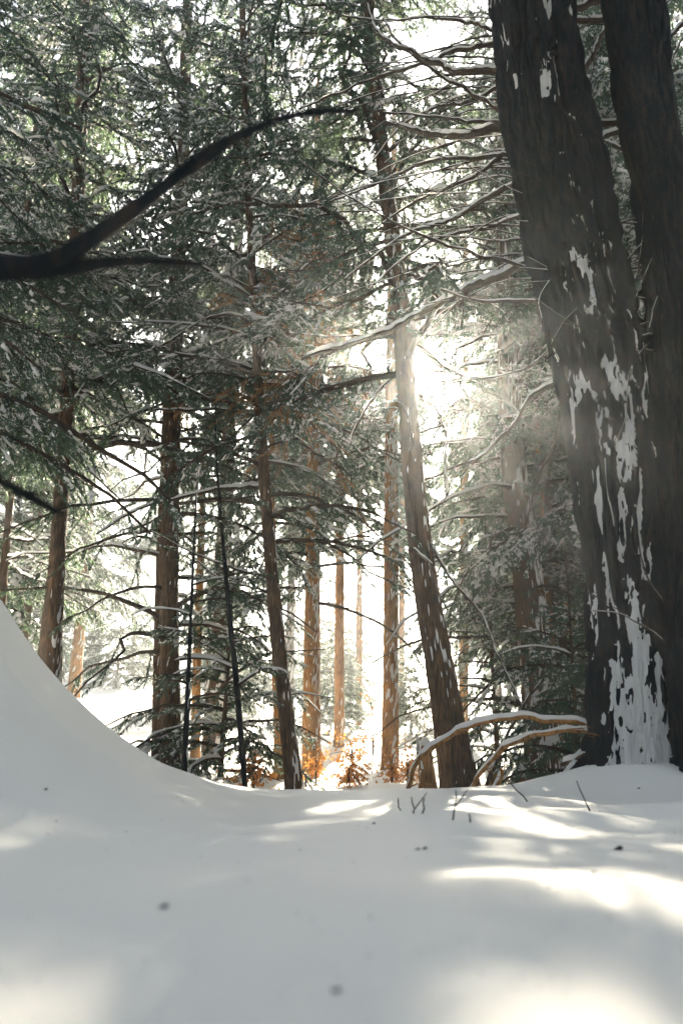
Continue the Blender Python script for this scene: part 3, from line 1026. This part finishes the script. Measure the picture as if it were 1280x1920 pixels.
GS = "young hemlocks under the tall trees"
tree("thin black sapling pole leaning left in front of the bushy young hemlock", [(460, 1485, 11), (445, 1300, 11), (430, 1150, 9), (415, 980, 6)], 8.6, 0.0, 5.0, GS, "bark_dark", 14, 0.004, 0.75,
     [dict(H=5.2, z0=1.2, Rmax=0.9, nl=14)], name="sapling", flare=0.0, seed=140, cdens=0.35)
tree("thin black sapling pole leaning right against the close pair of trunks", [(345, 1458, 12), (352, 1300, 10), (358, 1150, 7)], 8.6, 0.0, 3.6, GS, "bark_dark", 14, 0.004, 0.75,
     [dict(H=3.8, z0=1.0, Rmax=0.8, nl=10)], name="sapling", flare=0.0, seed=151, cdens=0.35)
tree("bushy young hemlock with drooping green sprays low behind the foot of the snow bank", [(412, 1480, 14), (418, 1380, 10), (425, 1290, 6)], 10.5, 0.0, 3.1, GS, "bark_mid", 12, 0.004, None,
     [dict(H=3.4, z0=0.25, Rmax=1.75, nl=46)], name="young_hemlock", flare=0.0, seed=162, snowy=0.9, sec=9, droop=0.25)
tree("bushy dark young hemlock crowding the massive leaning trunk behind the arched limbs", [(1085, 1480, 14), (1080, 1380, 10), (1075, 1290, 6)], 8.2, 0.0, 2.5, GS, "bark_mid", 12, 0.004, None,
     [dict(H=2.7, z0=0.3, Rmax=1.35, nl=34)], name="young_hemlock", flare=0.0, seed=173, snowy=0.2, sec=9, droop=0.25)
tree("snow dusted young hemlock halfway between the leaning bare trunk and the massive trunk", [(935, 1480, 12), (930, 1380, 9), (925, 1290, 6)], 12.0, 0.0, 3.6, GS, "bark_mid", 12, 0.004, None,
     [dict(H=3.9, z0=0.5, Rmax=1.6, nl=40)], name="young_hemlock", flare=0.0, seed=184, snowy=0.5, sec=8, droop=0.3)
tree("brown trunk seen past the thin sapling poles", [(366, 1460, 17), (368, 1300, 16), (372, 1150, 14), (378, 1000, 12)], 13.5, 0.0, 12.0, GT, "bark_orange", 24, 0.01, 0.65,
     [dict(H=12.5, z0=6.0, Rmax=1.8, nl=24)], flare=0.02, seed=195)
tree("pale brown trunk half hidden by the slender dark trunk", [(524, 1480, 18), (520, 1350, 16), (516, 1220, 14), (512, 1000, 11)], 12.5, 0.0, 11.0, GT, "bark_orange", 24, 0.01, 0.65,
     [dict(H=11.5, z0=5.0, Rmax=1.7, nl=24)], flare=0.02, seed=206)
FL, FLb = tree("thin trunk with snowy side limbs above the top of the snow bank", [(0, 1160, 16), (8, 1070, 15), (18, 960, 13), (28, 800, 11)], 12.0, 0.0, 11.0, GT, "bark_mid", 24, 0.01, 0.7,
               [dict(H=11.5, z0=5.0, Rmax=1.9, nl=26)], flare=0.02, seed=217)
for i, pts in enumerate([[(16, 1010), (50, 1015), (92, 1010)], [(12, 1045), (50, 1045), (95, 1062)], [(12, 1050), (40, 1075), (75, 1090)], [(18, 985), (50, 1000), (80, 1025)]]):
    branch(FL, FLb, pts, 12, 11.5, 7, 3, 1.6, "twig", 3, seed=480 + i)
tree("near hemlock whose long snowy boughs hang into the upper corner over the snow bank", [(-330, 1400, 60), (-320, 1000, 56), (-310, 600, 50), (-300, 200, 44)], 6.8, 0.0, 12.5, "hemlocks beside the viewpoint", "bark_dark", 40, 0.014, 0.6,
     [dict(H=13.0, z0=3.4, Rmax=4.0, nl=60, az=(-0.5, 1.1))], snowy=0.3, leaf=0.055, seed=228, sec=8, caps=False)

# ------------------------------------------------------------------ trees farther back: four kinds, copied
def straight_tree(seed, H, z0, Rmax, nl, r0, mat, snowy, leaf, dens):
    root = thing("hemlock_tree", (0, 0, 0), "", "tree")
    r = np.random.default_rng(seed)
    z = np.linspace(-0.3, H, 9)
    P = np.stack([np.cumsum(r.normal(0, 0.035, 9)), np.cumsum(r.normal(0, 0.035, 9)), z], 1)
    R = r0 * (1 - np.linspace(0, 1, 9) * 0.92)
    mb, S, off, s, a = trunk_mesh(P, R, 18, 0.014, 9.0, seed, flare=0.06, step=0.16)
    mb.obj("trunk", M[mat], root)
    sn = trunk_snow(S, off, s, speck_mask(S, off[:, :, 0], a, seed, 0.42) * 2.0, 0.02)
    if sn.n:
        tag(sn.obj("bark_snow", M["snow"], root), kind="stuff")
    Pd, Rd = resample(P, R, 0.3)
    nb, wb, sb = crown(seed, hemlock_limbs(seed, H + 0.4, z0, Rmax, nl, axis_fn(Pd, Rd, np.zeros(3))), leaf=leaf, dens=dens, snowy=snowy, sec=6.5, spray=1.35)
    finish_tree(root, nb, wb, sb)
    return root


def copy_thing(src, loc, rz, sc):
    o = src.copy()
    COL.objects.link(o)
    o.location = loc
    o.rotation_euler = (0, 0, rz)
    o.scale = (sc, sc, sc)
    for ch in src.children:
        c = ch.copy()
        COL.objects.link(c)
        c.parent = o
    return o


PROTO = [straight_tree(501, 18, 3.0, 3.2, 84, 0.22, "bark_mid", 1.1, 0.12, 0.8),
         straight_tree(502, 20, 5.0, 2.8, 80, 0.26, "bark_orange", 1.2, 0.12, 0.8),
         straight_tree(503, 16, 2.0, 3.0, 84, 0.17, "bark_mid", 1.3, 0.11, 0.8),
         straight_tree(504, 19, 7.0, 2.6, 66, 0.20, "bark_mid", 0.9, 0.12, 0.8)]
PROTO.append(straight_tree(505, 4.6, 0.3, 2.0, 46, 0.06, "bark_mid", 1.5, 0.10, 0.9))
spots = []
for px, d, *yk in [(-120, 15), (20, 19), (540, 25), (1090, 16), (1200, 19), (1330, 15), (-300, 19), (130, 27), (1000, 25), (1290, 25), (1450, 20), (-250, 30),
              (300, 33), (60, 38), (940, 34), (1150, 36), (-420, 24), (1600, 24), (1330, 11), (1400, 9.5, 0), (1150, 14), (1185, 12.5), (1075, 13), (-90, 12), (70, 14, 3), (400, 15, 3), (1230, 13.5)]:
    spots.append((px, d, *yk))
rs = np.random.default_rng(12)
for i in range(46):
    px = rs.uniform(-700, 1980)
    d = rs.uniform(42, 105)
    if 650 < px < 900 and d < 75:
        continue
    spots.append((px, d))
used = [False] * 5
for i in range(34):
    px, d = rs.uniform(-500, 1750), rs.uniform(20, 46)
    spots.append((px, d, 4))
for i, (px, d, *yk) in enumerate(spots):
    x = (px - 640) / F * d * 0.95
    kd = int(rs.integers(4)) if not 540 < px < 930 or d > 41 else 3
    if yk:
        kd = yk[0]
    sc = float(rs.uniform(0.85, 1.15)) if kd != 4 else float(rs.uniform(0.5, 1.3))
    loc = (x, d, gz(x, d))
    rz = float(rs.uniform(0, 6.28))
    if used[kd]:
        o = copy_thing(PROTO[kd], loc, rz, sc)
    else:
        o = PROTO[kd]
        o.location, o.rotation_euler, o.scale = loc, (0, 0, rz), (sc, sc, sc)
        used[kd] = True
    if kd == 4:
        o.name = "young_hemlock"
        o["label"], o["group"] = "small snow smothered hemlock in the bright undergrowth far behind the trunks", "young hemlocks far back"
        continue
    o["label"] = "tall snow laden hemlock deeper in the bright wood, behind the nearer trunks" if d < 41 else "far hemlock fading into the white haze"
    o["group"] = "hemlocks deeper in the wood" if d < 41 else "far hemlocks in the haze"
# unseen hemlocks added behind and beside the viewpoint to keep the skylight down
for x, y in [(-3.6, -1.5), (3.9, -1.0), (-0.6, -3.4), (2.6, -5.0), (-5.2, 1.6), (6.3, 3.0), (-3, -6), (0.8, -8), (6.5, -4.5), (-7, -3)]:
    o = copy_thing(PROTO[int(rs.integers(2)) * 3], (x, y, gz(x, y)), float(rs.uniform(0, 6.28)), 1.0)
    o["label"] = "tall hemlock added beside the viewpoint, outside the view, to block skylight"
    o["group"] = "hemlocks beside the viewpoint"

# ------------------------------------------------------------------ bent and fallen limbs by the big trunk
def limb_thing(name, label, cat, pts, d0, d1, w0, w1, snow, mat, twigs, seed, wood="wood", group=None, gap=0.0):
    p0 = W(pts[0][0], pts[0][1], d0)
    root = thing(name, p0, label, cat, group)
    branch(root, p0, pts, d0, d1, w0, w1, snow, mat, twigs, wood, seed, gap=gap)
    return root


GA = "bent limbs arching over the snow"
limb_thing("arched_limb", "upper and longer of the two snow topped limbs arching down from the big trunk", "branch",
           [(766, 1530), (768, 1485), (772, 1450), (790, 1415), (825, 1390), (865, 1367), (920, 1351), (970, 1346), (1030, 1348), (1080, 1353), (1122, 1365)], 5.9, 5.0, 8, 10, 1.1, "bark_orange", 6, 601, group=GA)
limb_thing("arched_limb", "lower of the two snow topped limbs arching down from the big trunk", "branch",
           [(868, 1530), (880, 1490), (900, 1455), (930, 1415), (960, 1395), (1010, 1377), (1065, 1371), (1122, 1373)], 5.7, 4.95, 7, 10, 1.1, "bark_orange", 5, 602, group=GA)
limb_thing("arched_limb", "thin bare shoot crossing both arched limbs, forking at its tip", "branch",
           [(890, 1525), (905, 1485), (922, 1440), (940, 1400), (968, 1348), (985, 1312), (1020, 1274)], 5.6, 5.3, 8, 4, 0.3, "twig", 4, 603, group=GA)
limb_thing("fallen_log", "short snow topped log leaning against the foot of the big trunk", "log", [(1040, 1510), (1052, 1487), (1067, 1458), (1090, 1428)], 5.3, 5.0, 20, 17, 1.0, "bark_dark", 0, 604)
limb_thing("fallen_log", "small crooked snow topped stick above the short leaning log", "log", [(1055, 1432), (1075, 1424), (1100, 1416)], 5.3, 5.0, 9, 7, 1.4, "bark_mid", 0, 605)
limb_thing("bent_stick", "dark bent stick poking up between the arched limbs and the snow crest", "branch", [(915, 1520), (925, 1490), (936, 1462), (942, 1442)], 6.5, 6.5, 14, 9, 0.8, "bark_orange", 0, 606)
limb_thing("bent_stick", "thin dead stick standing by the broken stump", "branch", [(792, 1520), (788, 1440), (783, 1400), (780, 1375)], 9.0, 9.2, 8, 4, 0.3, "bark_orange", 0, 607)


def stump(label, pts, d, seed, mat="bark_orange"):
    P = np.array([W(px, py, d) for px, py, w in pts])
    R = np.array([w / 2 * float(pix(p)[2]) / F for p, (px, py, w) in zip(P, pts)])
    base = P[0].copy()
    root = thing("stump", base, label, "stump", "stumps at the snow crest")
    mb, S, off, s, a = trunk_mesh(P - base, R, 28, 0.02, 14.0, seed, step=0.03)
    V = mb.v[0]
    top = V[:, 2] > V[:, 2].max() - 0.12
    V[top, 2] += (vnoise(V[top] * 14, seed) * 0.09).astype(np.float32)
    mb.obj("wood", M[mat], root)
    sm = MB()
    c = P[-1] - base
    th = np.arange(14) / 14 * 2 * math.pi
    rows = []
    for f, h in [(0.95, -0.05), (1.08, 0.02), (0.9, 0.07), (0.5, 0.11), (0.05, 0.12)]:
        w = 1 + 0.15 * np.sin(th * 3 + seed)
        rows.append(np.stack([c[0] + np.cos(th) * R[-1] * f * w, c[1] + np.sin(th) * R[-1] * f * w, c[2] + h + 0.02 * np.sin(th * 2 + seed)], 1))
    sm.add(np.concatenate(rows), grid_quads(5, 14))
    sm.obj("snow_cap", M["snow"], root)


stump("broken mossy stump capped with snow between the bright gap and the leaning bare trunk", [(803, 1530, 36), (802, 1480, 34), (798, 1440, 30), (796, 1402, 24)], 9.5, 701)
stump("low stump with a thick snow cap at the foot of the broad speckled trunk", [(976, 1530, 34), (977, 1490, 32), (975, 1452, 26)], 9.0, 702)
stump("low snowy stump just beside the lower arched limb", [(925, 1530, 24), (926, 1480, 22), (924, 1440, 18)], 9.8, 703)

# ------------------------------------------------------------------ beech leaves that stay on through winter
def beech(label, cx, cy, w, h, d, n, seed):
    r = np.random.default_rng(seed)
    c = W(cx, cy, d)
    x0 = W(cx, 1480, d)
    base = np.array([x0[0], x0[1], gz(x0[0], x0[1])])
    root = thing("beech_sapling", base, label, "shrub", "beech saplings in the wood")
    sw, sh = w / F * d / 2, h / F * d / 2
    mb, lf = MB(), MB()
    cc = c - base
    ends = []
    for i in range(9):
        e = cc + np.array([r.uniform(-sw, sw), r.uniform(-0.3, 0.3), r.uniform(-sh, sh)])
        t = np.linspace(0, 1, 8)[:, None]
        Q = t * np.array([e[0] * 1.0, e[1], e[2]]) + np.array([0, 0, 0.2]) * np.sin(t * math.pi)
        Q[:, 0] += (cc[0] - e[0]) * 0.4 * np.sin(t[:, 0] * math.pi)
        tube(mb, Q, np.linspace(0.012, 0.003, 8), 4)
        ends.append(Q)
    for i in range(n):
        Q = ends[r.integers(len(ends))]
        j = r.uniform(3.0, 6.99)
        p = Q[int(j)] + (Q[int(j) + 1] - Q[int(j)]) * (j % 1) + r.normal(0, 0.07, 3)
        dd = norm(np.array([[r.normal(0, 1), r.normal(0, 1), -0.7 + r.normal(0, 0.4)]]))[0]
        L = r.uniform(0.05, 0.095)
        wv = norm(np.cross(dd[None], r.normal(0, 1, (1, 3))))[0] * L * 0.28
        nv = np.cross(dd, wv)
        lf.add([p, p + dd * L * 0.45 + wv + nv * 0.5, p + dd * L, p + dd * L * 0.45 - wv + nv * 0.5, p + dd * L * 0.5], None, [(0, 1, 4), (1, 2, 4), (2, 3, 4), (3, 0, 4)])
    mb.obj("stem", M["twig"], root)
    tag(lf.obj("leaves", M["beech_leaf"], root, smooth=False), kind="stuff")


beech("beech sapling with a flat layer of orange leaves behind the thin black sapling pole", 475, 1450, 120, 36, 9.6, 300, 801)
beech("beech sapling with pale orange leaves at the foot of the slim orange brown trunk", 592, 1448, 70, 60, 11.0, 220, 802)
beech("beech sapling with glowing orange leaves at the foot of the upright orange trunk", 735, 1440, 80, 80, 12.0, 240, 803)
beech("pale beech sapling spreading over the snow in the middle of the bright gap", 660, 1400, 120, 60, 14.0, 300, 804)
beech("knee high beech sapling with orange leaves between the two slim orange trunks", 655, 1462, 90, 40, 10.5, 260, 806)
beech("low beech sapling with orange leaves between the upright orange trunk and the broken stump", 765, 1462, 60, 50, 11.5, 200, 807)
beech("taller thin beech sapling with few orange leaves far behind the bright gap", 700, 1330, 120, 150, 16.0, 160, 808)
beech("tiny beech sprig with rusty leaves far back in the bright gap", 675, 1440, 90, 30, 17.0, 160, 805)

# ------------------------------------------------------------------ blurred boughs close to the camera
def near_bough(label, pts, d, seed, snow=0.0, name="overhanging_branch", forks=()):
    P = np.array([W(px, py, dd) for (px, py, w), dd in zip(pts, d)])
    R = np.array([w / 2 * float(pix(p)[2]) / F for p, (_, _, w) in zip(P, pts)])
    base = P[0].copy()
    root = thing(name, base, label, "branch", "boughs close to the camera")
    mb = MB()
    Q, RR = resample(P - base, R, 0.012)
    RR = RR * 0.8
    tube(mb, Q, RR, 12, 0.4, seed)
    rq = np.random.default_rng(seed)
    for _ in range(7):
        j = int(rq.uniform(0.35, 0.97) * (len(Q) - 2))
        e = rq.normal(0, 1, 3) + (Q[j + 1] - Q[j]) * 60
        e = e / np.linalg.norm(e) * rq.uniform(0.02, 0.09)
        tube(mb, np.array([Q[j], Q[j] + e * 0.5, Q[j] + e + rq.normal(0, 0.008, 3)]), np.array([0.004, 0.0025, 0.0012]), 5)
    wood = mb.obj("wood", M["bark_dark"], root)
    if snow:
        sm = MB()
        snow_cap(sm, Q, RR, snow, seed, 0.2, 9)
        sm.obj("snow_cap", M["snow"], wood)
    for k, (fp, fd) in enumerate(forks):
        FP = np.array([W(px, py, dd) for (px, py, w), dd in zip(fp, fd)])
        FR = np.array([w / 2 * float(pix(p)[2]) / F for p, (_, _, w) in zip(FP, fp)])
        fb = MB()
        Q2, R2_ = resample(FP - base, FR, 0.012)
        tube(fb, Q2, R2_, 10, 0.25, seed + 9 + k)
        fb.obj("side_branch", M["bark_dark"], root)


near_bough("thick blurred forked bough close to the camera, arching up from the edge of the view",
           [(-420, 540, 80), (-150, 515, 66), (0, 505, 52), (60, 498, 46), (110, 482, 42), (150, 462, 38), (230, 408, 34), (310, 348, 32), (390, 290, 30), (450, 254, 25), (530, 222, 20), (600, 209, 17), (668, 208, 13)],
           [0.95, 0.95, 0.95, 0.95, 0.95, 0.95, 0.98, 1.0, 1.02, 1.05, 1.08, 1.1, 1.15], 901,
           forks=[([(40, 506, 36), (130, 502, 26), (200, 493, 20), (280, 489, 16), (340, 493, 14), (376, 497, 11)], [0.95, 0.97, 1.0, 1.03, 1.05, 1.08])])
near_bough("short blurred bough pointing down from the edge of the view below the thick forked bough",
           [(-300, 790, 40), (-100, 860, 30), (0, 902, 22), (60, 934, 18), (100, 955, 15), (122, 964, 10)], [0.9, 0.95, 1.0, 1.03, 1.06, 1.08], 902)

# ------------------------------------------------------------------ small things on the snow
for i, (lab, a, b) in enumerate([
    ("short straight dead twig poking out of the snow, farthest from the big trunk", (753, 1521), (746, 1496)),
    ("forked dead twig poking out of the snow next to the short straight one", (778, 1526), (771, 1494)),
    ("slanted dead twig poking out of the snow beside the forked one", (787, 1528), (795, 1496)),
    ("tall upright dead twig poking out of the snow near the leaning bare trunk", (846, 1539), (854, 1482)),
    ("stubby black twig end sticking out of the shaded snow", (882, 1544), (879, 1526)),
    ("long slanting dead twig poking out of the snow below the arched limbs", (1000, 1505), (950, 1458)),
    ("curved dead twig leaning out of the snow in front of the big trunk", (1110, 1521), (1080, 1464)),
]):
    g0 = on_ground(*a)
    top = W(b[0], b[1], g0[1] + 0.03)
    g0[2] -= 0.03
    r = np.random.default_rng(950 + i)
    root = thing("dead_twig", g0, lab, "twig", "dead twigs poking out of the snow")
    t = np.linspace(0, 1, 6)[:, None]
    Q = (top - g0) * t + r.normal(0, 0.004, (6, 3)) * np.sin(t * math.pi)
    mb = MB()
    tube(mb, Q, np.linspace(0.0045, 0.0022, 6), 6, 0.2, i)
    if i in (1, 3, 5):
        e = np.array([r.choice([-1, 1]) * 0.05, 0.0, 0.06])
        tube(mb, np.array([Q[3], Q[3] + e * 0.6, Q[3] + e]), np.array([0.0025, 0.002, 0.0012]), 5)
    mb.obj("stem", M["twig"], root)


def chip(label, px, py, size, seed, name, mat="bark_dark"):
    r = np.random.default_rng(seed)
    p = on_ground(px, py)
    k, m = 9, 5
    th = np.arange(k) / k * 2 * math.pi
    rows = []
    for f, h in [(0.5, -0.4), (0.95, -0.1), (1.0, 0.25), (0.75, 0.55), (0.25, 0.7)]:
        rad = f * (1 + 0.3 * r.normal(0, 0.5, k))
        rows.append(np.stack([np.cos(th) * rad * 1.3, np.sin(th) * rad * 0.7, np.full(k, h) + 0.3 * np.cos(th) + r.normal(0, 0.08, k)], 1))
    V = np.concatenate(rows) * size * 0.62
    V = np.vstack([V, V[-k:].mean(0)])
    mb = MB()
    mb.add(V, grid_quads(m, k), [((m - 1) * k + i, (m - 1) * k + (i + 1) % k, m * k) for i in range(k)])
    o = mb.obj(name, M[mat], smooth=False)
    o.location = p
    tag(o, label, "bark chip" if name == "bark_chip" else "cone", "litter lying on the snow")


chip("black bark chip lying alone on the snow between the two sunny patches", 1158, 1594, 0.017, 1, "bark_chip")
chip("small dark cone on the shaded snow, below the tall upright twig", 700, 1545, 0.009, 2, "fallen_cone")
chip("outer one of two small cones lying side by side on the shaded snow", 782, 1594, 0.008, 3, "fallen_cone")
chip("inner one of two small cones lying side by side on the shaded snow", 795, 1593, 0.009, 4, "fallen_cone")
chip("tiny dark cone speck on the snow nearer than the black bark chip", 1112, 1637, 0.006, 5, "fallen_cone")
chip("half buried cone on the smooth shaded snow below the bank", 306, 1707, 0.008, 6, "fallen_cone")
chip("blurred half buried cone nearest the camera", 630, 1866, 0.006, 7, "fallen_cone")
chip("little cone at the foot of the snow bank", 85, 1483, 0.009, 8, "fallen_cone")
chip("little cone on the sunny snow in front of the big trunk", 1196, 1480, 0.014, 9, "fallen_cone")

# bits of bark and needles shed on the snow
r = np.random.default_rng(62)
lt = MB()
for i in range(90):
    px, py = r.uniform(0, 1280), 1494 + 330 * r.random() ** 2.6
    p = on_ground(px, py) + [0, 0, 0.001]
    an, L = r.uniform(0, 6.28), r.uniform(0.002, 0.006)
    d = np.array([math.cos(an), math.sin(an), 0]) * L
    w = np.array([-d[1], d[0], 0]) * r.uniform(0.08, 0.3)
    lt.add([p - d, p + w, p + d, p - w, p + [0, 0, L * 0.25]], None, [(0, 1, 4), (1, 2, 4), (2, 3, 4), (3, 0, 4)])
tag(lt.obj("bark_litter", M["bark_mid"], smooth=False), "tiny shed needles and bark flakes sprinkled over the snow", kind="stuff")

# loose crystals lying on the snow
r = np.random.default_rng(61)
cr = MB()
for i in range(260):
    px, py = r.uniform(0, 1280), 1500 + 420 * r.random() ** 0.7
    p = on_ground(px, py)
    s = r.uniform(0.0008, 0.0022)
    v = np.array([[1, 0, 0], [0, 1, 0], [-1, 0, 0], [0, -1, 0], [0, 0, 1.4], [0, 0, -0.6]]) * s * r.uniform(0.6, 1.3, (6, 1)) + p + [0, 0, s * 0.6]
    cr.add(v, None, [(0, 1, 4), (1, 2, 4), (2, 3, 4), (3, 0, 4), (1, 0, 5), (2, 1, 5), (3, 2, 5), (0, 3, 5)])
tag(cr.obj("snow_crystals", M["snow"], smooth=False), "loose sparkling crystals scattered over the near snow", kind="stuff")
